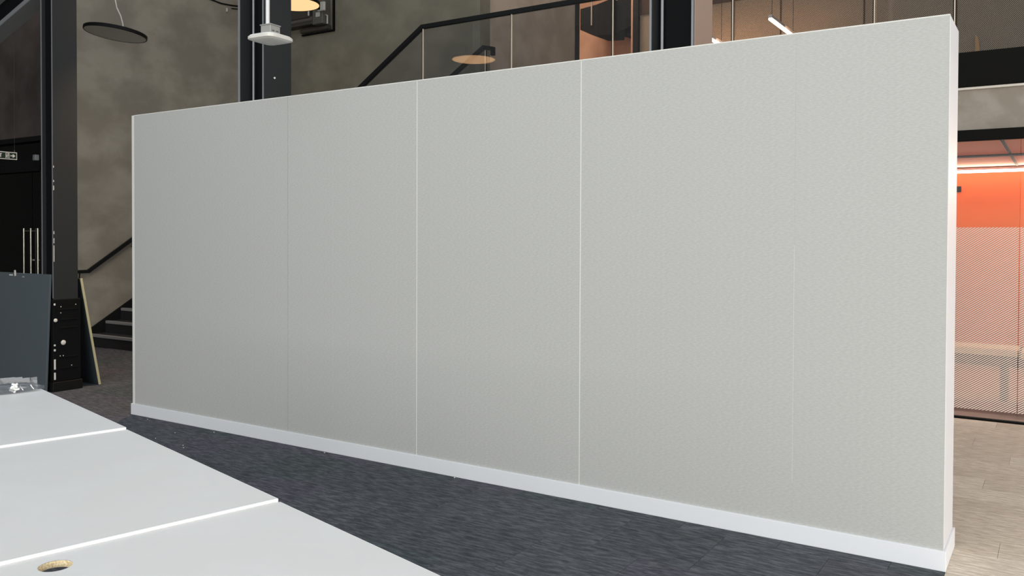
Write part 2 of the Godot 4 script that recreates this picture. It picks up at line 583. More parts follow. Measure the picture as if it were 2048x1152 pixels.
# ------------------------------------------------------------------ ground floor under the mezzanine, with the glazed meeting room
func meeting_room() -> void:
	structure("wall_under_mezzanine", one_box(Vector3(-6.25, -0.006, -8.4), Vector3(-2.75, 2.83, -8.25)), "plaster")
	structure("wall_meeting_left", one_box(Vector3(-2.75, -0.006, -12.0), Vector3(-2.6, 2.42, -8.16)), "brown")
	structure("wall_meeting_right", one_box(Vector3(3.6, -0.006, -12.0), Vector3(3.75, 2.42, -8.16)), "brown")
	structure("wall_orange", one_box(Vector3(-2.6, -0.006, -12.0), Vector3(3.6, 2.42, -11.8)), "orange")
	structure("shade_band_meeting", one_box(Vector3(-2.6, 0.004, -11.8), Vector3(3.6, 0.25, -11.77), 0.004), "brown")  # brown band added as shade towards the foot of the orange wall
	structure("floor_meeting", one_box(Vector3(-2.6, -0.006, -11.8), Vector3(3.6, 0.004, -8.26)), "wood_floor")
	var ce := structure("ceiling_meeting", one_box(Vector3(-2.6, 2.405, -11.8), Vector3(3.6, 2.62, -8.26)), "orange_lit_ceiling")
	obj("ceiling_track", one_box(Vector3(-2.6, 2.392, -10.16), Vector3(3.6, 2.405, -10.0), 0.003), "black_soft", ce)
	obj("ceiling_joint", one_box(Vector3(-0.458, 2.397, -11.8), Vector3(-0.43, 2.405, -8.26), 0.002), "black_soft", ce)
	obj("ceiling_joint", one_box(Vector3(1.55, 2.397, -11.8), Vector3(1.58, 2.405, -8.26), 0.002), "black_soft", ce)
	# bulkhead plaster, the black frame above the glass, the ledge and the black floor edge
	structure("wall_bulkhead", one_box(Vector3(-2.75, 2.44, -8.4), Vector3(6.5, 2.82, -8.24)), "pale_plaster")
	structure("trim_1", one_box(Vector3(-6.6, 2.83, -8.4), Vector3(6.5, 3.126, -8.19), 0.006), "fascia")
	structure("trim_2", one_box(Vector3(-2.75, 2.808, -8.24), Vector3(6.5, 2.829, -8.205), 0.003), "ledge")
	var g := setting("window_3")
	var st := start()
	box(st, Vector3(-2.6, 2.372, -8.26), Vector3(3.6, 2.464, -8.19), 0.004)
	box(st, Vector3(-2.6, 0, -8.26), Vector3(3.6, 0.014, -8.2), 0.003)
	box(st, Vector3(-2.6, 0, -8.26), Vector3(-2.55, 2.372, -8.19), 0.004)
	obj("window_frame", st, "fascia", g)
	var xs := [-2.55, -1.42, -0.29, 0.84, 1.97, 3.1, 3.6]
	for i in 6:
		obj("glass_pane", one_box(Vector3(xs[i] + 0.003, 0.014, -8.232), Vector3(xs[i + 1] - 0.003, 2.372, -8.22)), "clear_glass", g)
		obj("stripe_film", stripes(Vector2(xs[i] + 0.003, 0.085), Vector2(xs[i + 1] - 0.003, 1.636), -8.2190, 0.69, 0.0188, 0.56), "film", g).set_meta("kind", "stuff")
	# linear lamp along the top of the orange wall
	var l := thing("linear_lamp", "long white linear lamp along the top of the orange wall", "lamp", Vector3(0.5, 2.36, -11.7))
	obj("housing", one_box(Vector3(-3.05, 0.01, -0.06), Vector3(3.05, 0.036, 0.05), 0.004), "white", l)
	obj("diffuser", one_box(Vector3(-3.04, -0.022, -0.02), Vector3(3.04, 0.01, 0.04), 0.01), "led_room", l)
	area("linear_lamp_light", Vector3(0.5, 2.345, -11.635), Vector2(6.0, 0.03), Vector3(0, -0.4, 0.92), Color(1.0, 0.9, 0.8), 9.0)
	var sw := thing("wall_switch", "small black box on the orange wall close to the white partition end", "switch", Vector3(-1.07, 2.15, -11.8))
	obj("back_plate", one_box(Vector3(-0.05, -0.035, 0), Vector3(0.03, 0.035, 0.012), 0.003), "black", sw)
	obj("rocker", one_box(Vector3(-0.04, -0.025, 0.012), Vector3(0.02, 0.025, 0.02), 0.003), "black", sw)
	var b := thing("bench", "low light-wood bench seat behind the striped glass", "bench", Vector3(-1.1, 0, -9.4))
	obj("seat", one_box(Vector3(-0.9, 0.44, -0.22), Vector3(0.78, 0.5, 0.22), 0.006), "bench", b)
	for s: float in [-0.8, 0.66]:
		obj("leg", one_box(Vector3(s - 0.03, 0.004, -0.18), Vector3(s + 0.03, 0.44, 0.18), 0.004), "black", b)
	b = thing("bench", "light-wood bench end beside the black chair behind the striped glass", "bench", Vector3(0.65, 0, -9.3))
	obj("seat", one_box(Vector3(-0.95, 0.44, -0.22), Vector3(0.9, 0.5, 0.22), 0.006), "bench", b)
	for s: float in [-0.85, 0.8]:
		obj("leg", one_box(Vector3(s - 0.03, 0.004, -0.18), Vector3(s + 0.03, 0.44, 0.18), 0.004), "black", b)
	var ch := thing("office_chair", "black chair back seen through the striped glass at the picture edge", "chair", Vector3(0.12, 0.004, -8.72))
	obj("backrest", one_box(Vector3(-0.24, 0.62, -0.03), Vector3(0.24, 1.06, 0.03), 0.03, Transform3D(Basis(Vector3(0, 0, 1), -0.35).rotated(Vector3.UP, 0.2), Vector3(0.02, 0.0, 0.1))), "black_soft", ch)
	obj("seat", one_box(Vector3(-0.23, 0.43, -0.22), Vector3(0.23, 0.49, 0.22), 0.02), "black_soft", ch)
	st = start()
	tube(st, [Vector3(0, 0.09, 0), Vector3(0, 0.43, 0)], 0.025, 12)
	obj("column", st, "black", ch)
	for k in 5:
		st = start()
		var e := Vector3(cos(TAU * k / 5.0), 0, sin(TAU * k / 5.0))
		tube(st, [Vector3(0, 0.1, 0), e * 0.27 + Vector3(0, 0.05, 0), e * 0.29 + Vector3(0, 0.0, 0)], 0.016, 8)
		obj("leg", st, "black", ch)


# ------------------------------------------------------------------ mezzanine level
func mezzanine() -> void:
	var st := start()
	box(st, Vector3(-6.6, 2.83, -18.8), Vector3(6.5, 3.12, -8.4))
	box(st, Vector3(-9.6, 2.83, -18.8), Vector3(-6.6, 3.12, -10.05))
	structure("floor_mezzanine", st, "ceiling")
	structure("wall_mezzanine", one_box(Vector3(-7.05, 3.12, -12.56), Vector3(-6.872, CEILING, -10.05)), "lit_plaster")
	structure("trim_3", one_box(Vector3(-7.06, 3.12, -12.69), Vector3(-6.85, CEILING, -12.56), 0.006), "black")
	structure("wall_salmon", one_box(Vector3(-10.2, 3.12, -17.7), Vector3(-7.3, CEILING, -17.5)), "salmon_plaster")
	structure("wall_salmon_side", one_box(Vector3(-10.3, 3.12, -17.5), Vector3(-10.1, CEILING, -10.05)), "salmon_plaster")
	structure("trim_4", one_box(Vector3(-7.205, 3.12, -15.68), Vector3(-7.085, CEILING, -15.55), 0.006), "black")
	structure("wall_salmon_right", one_box(Vector3(-7.3, 3.12, -17.7), Vector3(-7.15, CEILING, -15.68)), "salmon_plaster")
	structure("wall_above_glazing", one_box(Vector3(-7.085, 5.95, -15.75), Vector3(6.5, CEILING, -15.6)), "brown")
	structure("wall_behind_glazing", one_box(Vector3(-7.15, 3.12, -18.2), Vector3(6.5, CEILING, -18.0)), "brown")
	var g := setting("window_4")
	var xs := [-7.085, -5.177, -4.311, -2.893, -1.48, -0.06, 1.36, 2.78, 4.2]
	for i in 8:
		obj("glass_pane", one_box(Vector3(xs[i] + 0.006, 3.12, -15.632), Vector3(xs[i + 1] - 0.006, 5.95, -15.62)), "clear_glass", g)
		obj("stripe_film", stripes(Vector2(xs[i] + 0.006, 3.12), Vector2(xs[i + 1] - 0.006, 5.95), -15.619, 1.0, 0.0315, 0.5), "film_tan", g).set_meta("kind", "stuff")
	st = start()
	for x: float in xs.slice(1):
		box(st, Vector3(x - 0.012, 3.12, -15.64), Vector3(x + 0.012, 5.95, -15.61))
	obj("window_frame", st, "brown", g)
	# duct seen through the opening
	var d := thing("air_duct", "dark angular air duct crossing the salmon-lit opening on the upper floor", "duct", Vector3(-8.1, 6.2, -16.5))
	st = start()
	prism(st, PackedVector2Array([Vector2(-0.74, -0.15), Vector2(-0.74, 0.3), Vector2(-0.36, 0.34), Vector2(0.03, 0.42), Vector2(0.03, -0.35), Vector2(-0.35, -0.32)]), -0.5, 0.1)
	obj("plenum", st, "black_soft", d)
	st = start()
	prism(st, PackedVector2Array([Vector2(0.03, -0.27), Vector2(0.03, 0.42), Vector2(0.95, 0.62), Vector2(0.95, 0.02)]), -0.6, -0.1)
	obj("trunk", st, "black_soft", d)
	obj("spigot", one_box(Vector3(0.2, -0.36, -0.5), Vector3(0.95, -0.1, -0.2), 0.02), "black_soft", d)
	st = start()
	tube(st, [Vector3(-0.45, -0.1, 0.13), Vector3(-0.45, 1.8, 0.13)], 0.018, 8)
	obj("hanger", st, "steel_edge", d)
	# linear pendants in front of the striped glazing
	for i in 2:
		var l := thing("linear_pendant", ["bright linear pendant lamp, the longer one further from the dark column", "bright linear pendant lamp, the shorter one right beside the column"][i], "lamp", [Vector3(-4.008, 5.1, -13.9), Vector3(-5.31, 5.1, -14.42)][i], "linear pendants in front of the striped glazing")
		var n: float = [1.5, 1.0][i]
		obj("profile", one_box(Vector3(-0.03, 0.012, -n), Vector3(0.03, 0.06, 0), 0.004), "white", l)
		obj("diffuser", one_box(Vector3(-0.03, -0.028, -n), Vector3(0.03, 0.012, 0), 0.008), "led", l)
		for z: float in [-0.1, -n + 0.1]:
			st = start()
			tube(st, [Vector3(0, 0.06, z), Vector3(0, CEILING - 5.1, z)], 0.004, 6)
			obj("cable", st, "black", l)
		area("linear_pendant_light", l.position + Vector3(0, -0.05, -n / 2), Vector2(n, 0.1), Vector3(0, -0.25, -1), Color(1.0, 0.76, 0.6), 1.0)
	var of := thing("offcut", "narrow tapered tan offcut standing against the striped upper glazing, far right", "board", Vector3(-1.2, 3.12, -15.56))
	st = start()
	prism(st, PackedVector2Array([Vector2(0, 0), Vector2(0.09, 0), Vector2(0.066, 1.39), Vector2(0.058, 1.5), Vector2(0.046, 1.6), Vector2(0.036, 1.65), Vector2(0.01, 1.695), Vector2(0, 1.68)]), -0.03, 0.0)
	obj("board", st, "offcut", of)
	area("opening_light", Vector3(-8.6, 7.9, -14.6), Vector2(1.6, 1.6), Vector3(0, -1, 0), Color(1.0, 0.86, 0.74), 22.0)


# ------------------------------------------------------------------ the partition
func partition() -> void:
	var p := thing("partition_wall", "long freestanding partition clad in pale grey fabric with a white end and white baseboard", "partition", Vector3(-3.57, 0, -4.56))
	var o := -p.position
	var x0 := -6.708
	var x1 := -0.439
	obj("core", one_box(Vector3(x0, 0, -4.753) + o, Vector3(x1, 2.566, -4.384) + o, 0.002), "white", p)
	var xs := [-6.676, -4.789, -3.569, -2.349, -1.129, -0.4405]
	for i in 5:
		var gap: float = 0.0011
		var l: float = xs[i] + (0.0001 if i == 4 else gap if i else 0.0)
		var r: float = xs[i + 1] - (gap if i < 3 else 0.0)
		obj("fabric_panel", one_box(Vector3(l, 0.08, -4.384) + o, Vector3(r, 2.562, -4.373) + o, 0.0004), "fabric", p)
	for x: float in [-3.569, -2.349]:
		obj("joint_strip", one_box(Vector3(x - 0.0026, 0.094, -4.38) + o, Vector3(x + 0.0026, 2.56, -4.3725) + o), "joint", p)
	obj("joint_strip", one_box(Vector3(-1.1295, 0.3, -4.38) + o, Vector3(-1.1286, 1.5, -4.3728) + o), "joint", p)
	obj("corner_trim", one_box(Vector3(x0, 0.08, -4.384) + o, Vector3(-6.676, 2.566, -4.372) + o, 0.002), "joint", p)
	obj("lit_top_edge", one_box(Vector3(-6.676, 2.562, -4.384) + o, Vector3(x1, 2.568, -4.3725) + o, 0.001), "joint", p)  # pale strip: light on the top edge put into its colour
	var b := 0.0105
	obj("baseboard", one_box(Vector3(x0 - b, 0, -4.384) + o, Vector3(-3.4805, 0.094, -4.362) + o, 0.0015), "baseboard", p)
	obj("baseboard", one_box(Vector3(-3.4795, 0, -4.384) + o, Vector3(x1 + b, 0.094, -4.3618) + o, 0.0015), "baseboard", p)
	obj("baseboard", one_box(Vector3(x1, 0, -4.753 - b) + o, Vector3(x1 + b, 0.094, -4.384) + o, 0.0015), "baseboard", p)
	obj("baseboard", one_box(Vector3(x0 - b, 0, -4.753 - b) + o, Vector3(x0, 0.094, -4.384) + o, 0.0015), "baseboard", p)
	obj("baseboard", one_box(Vector3(x0, 0, -4.753 - b) + o, Vector3(x1, 0.094, -4.753) + o, 0.0015), "baseboard", p)


# ------------------------------------------------------------------ desks
func desk(at: Vector3, w: float, label: String, hole: bool) -> void:
	# local x runs along the row, local z away from the aisle; the origin is the far aisle corner on the floor
	var d := thing("desk", label, "desk", Vector3(at.x, 0, at.z), "white desks in a row beside the partition")
	d.rotation.y = -deg_to_rad(13.5)
	var h := at.y
	var e := 0.003
	var dep := 0.8
	var t := 0.017
	var st := start()
	if hole:
		var c := Vector2(0.085, 0.647)
		var r := 0.038
		var ang := []
		for k in 48:
			ang.append(TAU * k / 48.0)
		for q: Vector2 in [Vector2(e, e), Vector2(w - e, e), Vector2(w - e, dep - e), Vector2(e, dep - e)]:
			ang.append(fposmod((q - c).angle(), TAU))
		ang.sort()
		var rim := []
		var circ := []
		for a: float in ang:
			var u := Vector2(cos(a), sin(a))
			var s := 1e9
			if absf(u.x) > 1e-6:
				s = minf(s, ((w - e if u.x > 0 else e) - c.x) / u.x)
			if absf(u.y) > 1e-6:
				s = minf(s, ((dep - e if u.y > 0 else e) - c.y) / u.y)
			rim.append(c + u * s)
			circ.append(c + u * r)
		var bore := start()
		for i in ang.size():
			var j := (i + 1) % ang.size()
			for y: float in [h, h - t]:
				quad(st, Vector3(circ[i].x, y, circ[i].y), Vector3(rim[i].x, y, rim[i].y), Vector3(rim[j].x, y, rim[j].y), Vector3(circ[j].x, y, circ[j].y), Vector3(0, 1 if y == h else -1, 0))
			var inn: Vector2 = c - circ[i]
			quad(bore, Vector3(circ[i].x, h - 0.0006, circ[i].y), Vector3(circ[j].x, h - 0.0006, circ[j].y), Vector3(circ[j].x, h - t, circ[j].y), Vector3(circ[i].x, h - t, circ[i].y), Vector3(inn.x, 0, inn.y))
		obj("cable_hole", bore, "chipboard", d).set_meta("label", "round cable hole with a raw chipboard rim")
	else:
		box(st, Vector3(e, h - t, e), Vector3(w - e, h, dep - e))
	obj("desk_top", st, "desk", d)
	st = start()
	box(st, Vector3(0, h - t, 0), Vector3(w, h, e), 0.0008)
	box(st, Vector3(0, h - t, dep - e), Vector3(w, h, dep), 0.0008)
	box(st, Vector3(0, h - t, e), Vector3(e, h, dep - e), 0.0008)
	box(st, Vector3(w - e, h - t, e), Vector3(w, h, dep - e), 0.0008)
	obj("edge_band", st, "edge_band", d)
	for x: float in [0.2, w - 0.2]:
		for z: float in [0.08, dep - 0.08]:
			obj("leg", one_box(Vector3(x - 0.025, 0, z - 0.025), Vector3(x + 0.025, h - t - 0.04, z + 0.025), 0.003), "white_steel", d)
		obj("cross_rail", one_box(Vector3(x - 0.025, h - t - 0.04, 0.05), Vector3(x + 0.025, h - t, dep - 0.05), 0.003), "white_steel", d)
	obj("beam", one_box(Vector3(0.225, h - t - 0.04, dep / 2 - 0.03), Vector3(w - 0.225, h - t, dep / 2 + 0.03), 0.003), "white_steel", d)


func desks() -> void:
	var e := Vector3(cos(deg_to_rad(13.5)), 0, sin(deg_to_rad(13.5)))
	var p3 := Vector3(-1.99, 0, -1.779)
	var p2 := p3 - e * 1.2755
	desk(p2 - e * 1.21 + Vector3(0, 0.747, 0), 1.21, "white desk furthest from the camera, next to the grey board", false)
	desk(p2 + e * 0.012 + Vector3(0, 0.74, 0), 1.2635, "middle white desk of the row, between two other desks", false)
	desk(p3 + e * 0.012 + Vector3(0, 0.733, 0), 1.2635, "nearest white desk, with a round cable hole in its top", true)
	# clear plastic packing on the far end of the row
	var p1 := p2 - e * 1.21
	var n := Vector3(-e.z, 0, e.x)
	var pk := thing("plastic_packing", "crumpled clear plastic packing lying across the far desk end", "packaging", p1 + Vector3(0, 0.747, 0))
	pk.rotation.y = -deg_to_rad(13.5)
	var rng := RandomNumberGenerator.new()
	rng.seed = 5
	# a cushion of film: rounded end, slightly dented
	var st := start()
	var rings := []
	for i in 33:
		var z := 0.008 + 0.75 * i / 32.0
		var grow := sqrt(clampf(1.0 - pow(1.0 - minf(1.0, i / 5.0), 2.0), 0.0, 1.0))
		var ring := []
		for k in 16:
			var a := TAU * k / 16.0
			var rr := grow * (1.0 + 0.05 * sin(i * 1.3 + k * 0.9) + rng.randf_range(-0.03, 0.03))
			ring.append(Vector3(0.04 + 0.032 * cos(a) * rr, maxf(0.0005, 0.0235 + 0.0235 * sin(a) * rr), z))
		rings.append(ring)
	for i in 32:
		for k in 16:
			var j := (k + 1) % 16
			var mid: Vector3 = (rings[i][0] + rings[i][8]) / 2.0
			quad(st, rings[i][k], rings[i][j], rings[i + 1][j], rings[i + 1][k], (rings[i][k] + rings[i][j]) / 2.0 - mid)
	obj("air_cushion", st, "clear_plastic", pk)
	st = start()
	for i in 24:
		var z0 := -0.015 + 0.8 * i / 24.0
		var z1 := -0.015 + 0.8 * (i + 1) / 24.0
		var y0 := 0.072 * sqrt(minf(1.0, (z0 + 0.02) / 0.09)) + 0.002 * sin(i * 1.7)
		var y1 := 0.072 * sqrt(minf(1.0, (z1 + 0.02) / 0.09)) + 0.002 * sin(i * 1.7 + 1.7)
		prism(st, PackedVector2Array([Vector2(0.002, 0.0005), Vector2(0.004, 0.0005), Vector2(-0.004, y0), Vector2(-0.006, y0)]), z0, z1)
		if i % 4 == 1:
			quad(st, Vector3(0.003, 0.01, z0), Vector3(0.006, 0.01, z1), Vector3(0.004, y1, z1), Vector3(-0.002, y1, z0), Vector3(1, 0, 0))
	obj("loose_film", st, "clear_plastic", pk)
	st = start()
	for k in 14:
		var c := Vector3(0.074 + rng.randf_range(-0.008, 0.004), 0.012 + rng.randf() * 0.036, 0.14 + rng.randf_range(-0.018, 0.018))
		box(st, c - Vector3(0.003, 0.005, 0.01), c + Vector3(0.003, 0.005, 0.01), 0.002, spun(c, rng.randf() * 3.0))
	obj("crumpled_tape", st, "white_matt", pk).set_meta("kind", "stuff")
	for z: float in [0.052, 0.1]:
		st = start()
		tube(st, [Vector3(0.069, 0.014, z), Vector3(0.068, 0.026, z + 0.008), Vector3(0.06, 0.036, z + 0.012)], 0.0025, 6)
		obj("film_glint", st, "white_matt", pk)  # white bead painted as a glint on the film


# ------------------------------------------------------------------ steel columns
func column(label: String, xl: float, xr: float, z0: float, z1: float, holder: Node3D = null) -> Node3D:
	var c := thing("steel_column", label, "column", Vector3((xl + xr) / 2, 0, (z0 + z1) / 2), "steel columns of the hall")
	var w := (xr - xl) / 2
	var d := (z0 - z1) / 2
	var t := 0.018
	obj("flange", one_box(Vector3(w - t, 0, -d), Vector3(w, CEILING, d), 0.003), "steel_paint", c)
	obj("flange", one_box(Vector3(-w, 0, -d), Vector3(-w + t, CEILING, d), 0.003), "steel_paint", c)
	obj("web", one_box(Vector3(-w + t, 0, -0.008), Vector3(w - t, CEILING, 0.008)), "steel_shaded", c)
	obj("flange_highlight", one_box(Vector3(w - t + 0.002, 0.92, d), Vector3(w - 0.002, CEILING, d + 0.002), 0.0008), "steel_edge", c)  # edge highlight painted as a lighter strip along the flange
	obj("flange_highlight", one_box(Vector3(-w + 0.002, 0.92, d), Vector3(-w + t - 0.002, CEILING, d + 0.002), 0.0008), "steel_edge", c)
	return c


func spun(c: Vector3, a: float) -> Transform3D:
	var b := Basis(Vector3(1, 0, 0), a)
	return Transform3D(b, c - b * c)


func columns() -> void:
	# left column with a wrapped base
	var c := column("dark steel column with a wrapped base beside the leaning boards, on the left", -8.50, -8.29, -4.563, -4.811)
	var o := -c.position
	obj("recess_shade_sheet", one_box(Vector3(-8.482, 0.1, -4.62) + o, Vector3(-8.308, CEILING, -4.6) + o), "black_soft", c)  # black sheet added in the open recess in place of its shade
	var st := start()
	box(st, Vector3(-8.525, 0.0, -4.845) + o, Vector3(-8.272, 0.095, -4.545) + o, 0.004)
	obj("base_plinth", st, "black", c)
	st = start()
	box(st, Vector3(-8.515, 0.095, -4.835) + o, Vector3(-8.28, 0.91, -4.555) + o, 0.008)
	for y: float in [0.22, 0.33, 0.62, 0.7, 0.8]:
		box(st, Vector3(-8.285, y, -4.8) + o, Vector3(-8.276, y + 0.012, -4.62) + o, 0.004)
	obj("base_wrap", st, "black_soft", c)
	for s: Array in [[0.479, -4.652, 0.024], [0.704, -4.575, 0.018]]:
		st = start()
		lathe(st, [Vector2(s[2], 0.0), Vector2(s[2], 0.006), Vector2(s[2] * 0.7, 0.012), Vector2(0.0, 0.014)], 20, Transform3D(Basis(Vector3(0, 0, 1), -PI / 2), Vector3(-8.281, s[0], s[1]) + o))
		obj("white_cap", st, "chip", c)
	st = start()
	var rng := RandomNumberGenerator.new()
	rng.seed = 21
	for s: Array in [[0.13, 0.1], [0.03, 0.07], [0.31, 0.02], [0.36, 0.018], [0.76, 0.02]]:
		box(st, Vector3(-8.282, 0.09 + s[0], -4.576) + o, Vector3(-8.277, 0.09 + s[0] + s[1], -4.558) + o, 0.002)
	for s: Array in [[1.28, 0.16], [1.46, 0.05], [1.55, 0.03], [2.06, 0.02], [1.98, 0.045], [2.2, 0.02]]:
		box(st, Vector3(-8.2915, s[0], -4.573) + o, Vector3(-8.2885, s[0] + s[1], -4.566) + o, 0.001)
	for s: Array in [[0.345, -4.62], [0.345, -4.652], [0.83, -4.63], [0.845, -4.78], [0.77, -4.628], [0.24, -4.735]]:
		box(st, Vector3(-8.282, s[0], s[1] - 0.004) + o, Vector3(-8.278, s[0] + 0.009, s[1] + 0.004) + o, 0.001)
	obj("paint_chip", st, "chip", c)
	# middle column
	c = column("dark steel column with a cable run, rising behind the partition left of its middle", -5.85, -5.54, -4.8, -5.1)
	o = -c.position
	st = start()
	tube(st, [Vector3(-5.735, 0.0, -4.86) + o, Vector3(-5.735, CEILING, -4.86) + o], 0.009, 10)
	obj("conduit", st, "conduit", c)
	obj("web_shade_sheet", one_box(Vector3(-5.83, 0.0, -4.925) + o, Vector3(-5.56, CEILING, -4.91) + o), "black_soft", c)  # black sheet over the web, standing in for shade in the recess
	st = start()
	box(st, Vector3(-5.862, 0.0, -4.815) + o, Vector3(-5.851, CEILING, -4.803) + o)
	obj("side_strip", st, "steel_edge", c)
	dot(c, Vector3(-5.54, 2.86, -4.914) + o)
	# right column
	c = column("dark steel column rising behind the partition right of its middle", -2.115, -1.831, -4.8, -5.104)
	o = -c.position
	st = start()
	tube(st, [Vector3(-2.066, 0.0, -4.885) + o, Vector3(-2.066, CEILING, -4.885) + o], 0.009, 10)
	obj("conduit", st, "conduit", c)
	obj("web_shade_sheet", one_box(Vector3(-2.09, 0.0, -4.93) + o, Vector3(-1.85, CEILING, -4.915) + o), "black_soft", c)  # recess shade again, as an added black sheet
	obj("warm_lit_face", one_box(Vector3(-1.832, 0.0, -5.1) + o, Vector3(-1.826, CEILING, -4.806) + o, 0.001), "warm_light_tan", c)  # added sheet: warm light on the steel flange, painted tan
	dot(c, Vector3(-1.826, 3.03, -4.96) + o)
	# raking beam that meets the left column at the top left
	var b := thing("raking_beam", "dark sloping steel beam at the top left corner, ending at the left column", "beam", Vector3(-8.5, 3.98, -4.68))
	var turn := Transform3D(Basis(Vector3(0, 0, 1), deg_to_rad(17.1)), Vector3.ZERO)
	obj("bottom_flange", one_box(Vector3(-2.5, -0.0, -0.09), Vector3(0.0, 0.05, 0.09), 0.004, turn), "steel_edge", b)
	obj("top_flange", one_box(Vector3(-2.5, 0.27, -0.09), Vector3(0.0, 0.32, 0.09), 0.004, turn), "steel_edge", b)
	obj("web", one_box(Vector3(-2.5, 0.05, -0.01), Vector3(0.0, 0.27, 0.03), 0.0, turn), "steel_shaded", b)


func dot(c: Node3D, at: Vector3) -> void:
	var st := start()
	lathe(st, [Vector2(0.009, 0.0), Vector2(0.009, 0.004), Vector2(0.0, 0.006)], 12, Transform3D(Basis(Vector3(0, 0, 1), -PI / 2), at))
	obj("screw_cap", st, "chip", c)


# ------------------------------------------------------------------ stairs
func stairs() -> void:
	var s := thing("staircase", "dark carpeted staircase with pale nosings turning up to the mezzanine", "staircase", Vector3(-10.7, 0, -7.5))
	var o := -s.position
	var rise := 0.165
	for i in 7:
		var z := -6.76 - 0.235 * i
		var stp := obj("step", one_box(Vector3(-11.38, 0, -8.4) + o, Vector3(-9.95, rise * (i + 1), z) + o) if i == 0 else one_box(Vector3(-11.38, rise * i, -8.4) + o, Vector3(-9.95, rise * (i + 1), z) + o), "stair_carpet", s)
		obj("nosing", one_box(Vector3(-11.36, rise * (i + 1) - 0.034, z - 0.04) + o, Vector3(-9.95, rise * (i + 1) + 0.004, z + 0.006) + o, 0.002), "nosing", stp)
	obj("landing", one_box(Vector3(-11.38, 0.95, -9.78) + o, Vector3(-9.5, 1.155, -8.4) + o), "stair_carpet", s)
	for i in 12:
		var x := -9.5 + 0.2609 * i
		var stp := obj("step", one_box(Vector3(x, 1.155 + rise * (i - 1), -9.6) + o, Vector3(x + 0.29, 1.155 + rise * i, -8.3) + o), "stair_carpet", s)
		obj("nosing", one_box(Vector3(x - 0.006, 1.155 + rise * i - 0.034, -9.58) + o, Vector3(x + 0.04, 1.155 + rise * i + 0.004, -8.32) + o, 0.002), "nosing", stp)
	# black stringer band along the wall
	var st := start()
	var turn := Transform3D(Basis(Vector3.UP, PI / 2), Vector3(-11.395, 0, 0) + o)  # local x -> -z
	prism(st, PackedVector2Array([Vector2(6.6, 0.0), Vector2(8.4, 0.0), Vector2(8.4, 1.22), Vector2(6.62, 0.145)]), 0.0, 0.022, turn)
	obj("stringer", st, "black", s)
	st = start()
	prism(st, PackedVector2Array([Vector2(-9.5, 0.98), Vector2(-9.4, 0.98), Vector2(-6.6, 2.76), Vector2(-6.6, 3.12), Vector2(-6.75, 3.12), Vector2(-9.5, 1.38)]), -8.3, -8.27, Transform3D(Basis(), o))
	obj("stringer", st, "black", s)
	var h := thing("handrail", "black wall handrail climbing the concrete wall beside the lower stairs", "handrail", Vector3(-11.33, 1.04, -6.72))
	o = -h.position
	turn = Transform3D(Basis(Vector3.UP, PI / 2), Vector3(-11.35, 0, 0) + o)
	st = start()
	prism(st, band(PackedVector2Array([Vector2(6.45, 1.04), Vector2(6.72, 1.04), Vector2(8.5, 2.23)]), 0.045), 0.0, 0.04, turn)
	obj("rail", st, "black", h)
	for q: Array in [[6.6, 1.01], [7.42, 1.45], [8.2, 1.98]]:
		st = start()
		tube(st, [Vector3(-11.4, q[1] - 0.07, -q[0]) + o, Vector3(-11.345, q[1] - 0.07, -q[0]) + o, Vector3(-11.33, q[1] + 0.03, -q[0]) + o], 0.009, 8)
		obj("bracket", st, "black", h)


# ------------------------------------------------------------------ glass balustrades
func balustrades() -> void:
	var b := thing("balustrade", "frameless glass balustrade with black top rail along the stairs and mezzanine edge", "balustrade", Vector3(-6.64, 3.12, -8.25))
	var o := -b.position
	var k := 0.632
	var st := start()
	prism(st, band(PackedVector2Array([Vector2(-9.45, 4.125 - k * 2.8), Vector2(-6.65, 4.125), Vector2(3.2, 4.125)]), 0.05), -8.275, -8.225, Transform3D(Basis(), o))
	obj("top_rail", st, "black", b)
	var xs := [-6.632, -5.332, -4.043, -2.738, -1.433, -0.786, 0.52, 1.82, 3.12]
	for i in 8:
		obj("glass_pane", one_box(Vector3(xs[i] + 0.01, 3.128, -8.257) + o, Vector3(xs[i + 1] - 0.01, 4.1, -8.243) + o), "grey_glass", b)
	for x: float in xs:
		obj("pane_edge", one_box(Vector3(x - 0.012, 3.128, -8.258) + o, Vector3(x - 0.005, 4.1, -8.242) + o), "glass_edge", b)
		obj("pane_seal", one_box(Vector3(x - 0.022, 3.128, -8.256) + o, Vector3(x - 0.012, 4.1, -8.244) + o), "black", b)
	st = start()
	prism(st, PackedVector2Array([Vector2(-9.42, 1.46), Vector2(-6.66, 3.2), Vector2(-6.66, 4.09), Vector2(-9.42, 4.09 - k * 2.76)]), -8.257, -8.243, Transform3D(Basis(), o))
	obj("glass_pane", st, "grey_glass", b)
	b = thing("stair_balustrade", "shorter black-railed glass guard on the far side of the upper stairs", "balustrade", Vector3(-6.6, 3.12, -9.5))
	o = -b.position
	st = start()
	prism(st, band(PackedVector2Array([Vector2(-9.4, 4.105 - k * 2.8), Vector2(-6.6, 4.105), Vector2(-6.45, 4.07), Vector2(-6.45, 3.98)]), 0.05), -9.525, -9.475, Transform3D(Basis(), o))
	obj("top_rail", st, "black", b)
	st = start()
	prism(st, PackedVector2Array([Vector2(-9.38, 1.46), Vector2(-6.58, 3.18), Vector2(-6.58, 4.08), Vector2(-9.38, 4.07 - k * 2.78)]), -9.507, -9.493, Transform3D(Basis(), o))
	obj("glass_pane", st, "grey_glass", b)
	obj("pane_edge", one_box(Vector3(-6.576, 3.13, -9.507) + o, Vector3(-6.562, 4.06, -9.493) + o), "glass_edge", b)
	obj("pane_seal", one_box(Vector3(-6.562, 3.13, -9.507) + o, Vector3(-6.55, 4.06, -9.493) + o), "black", b)


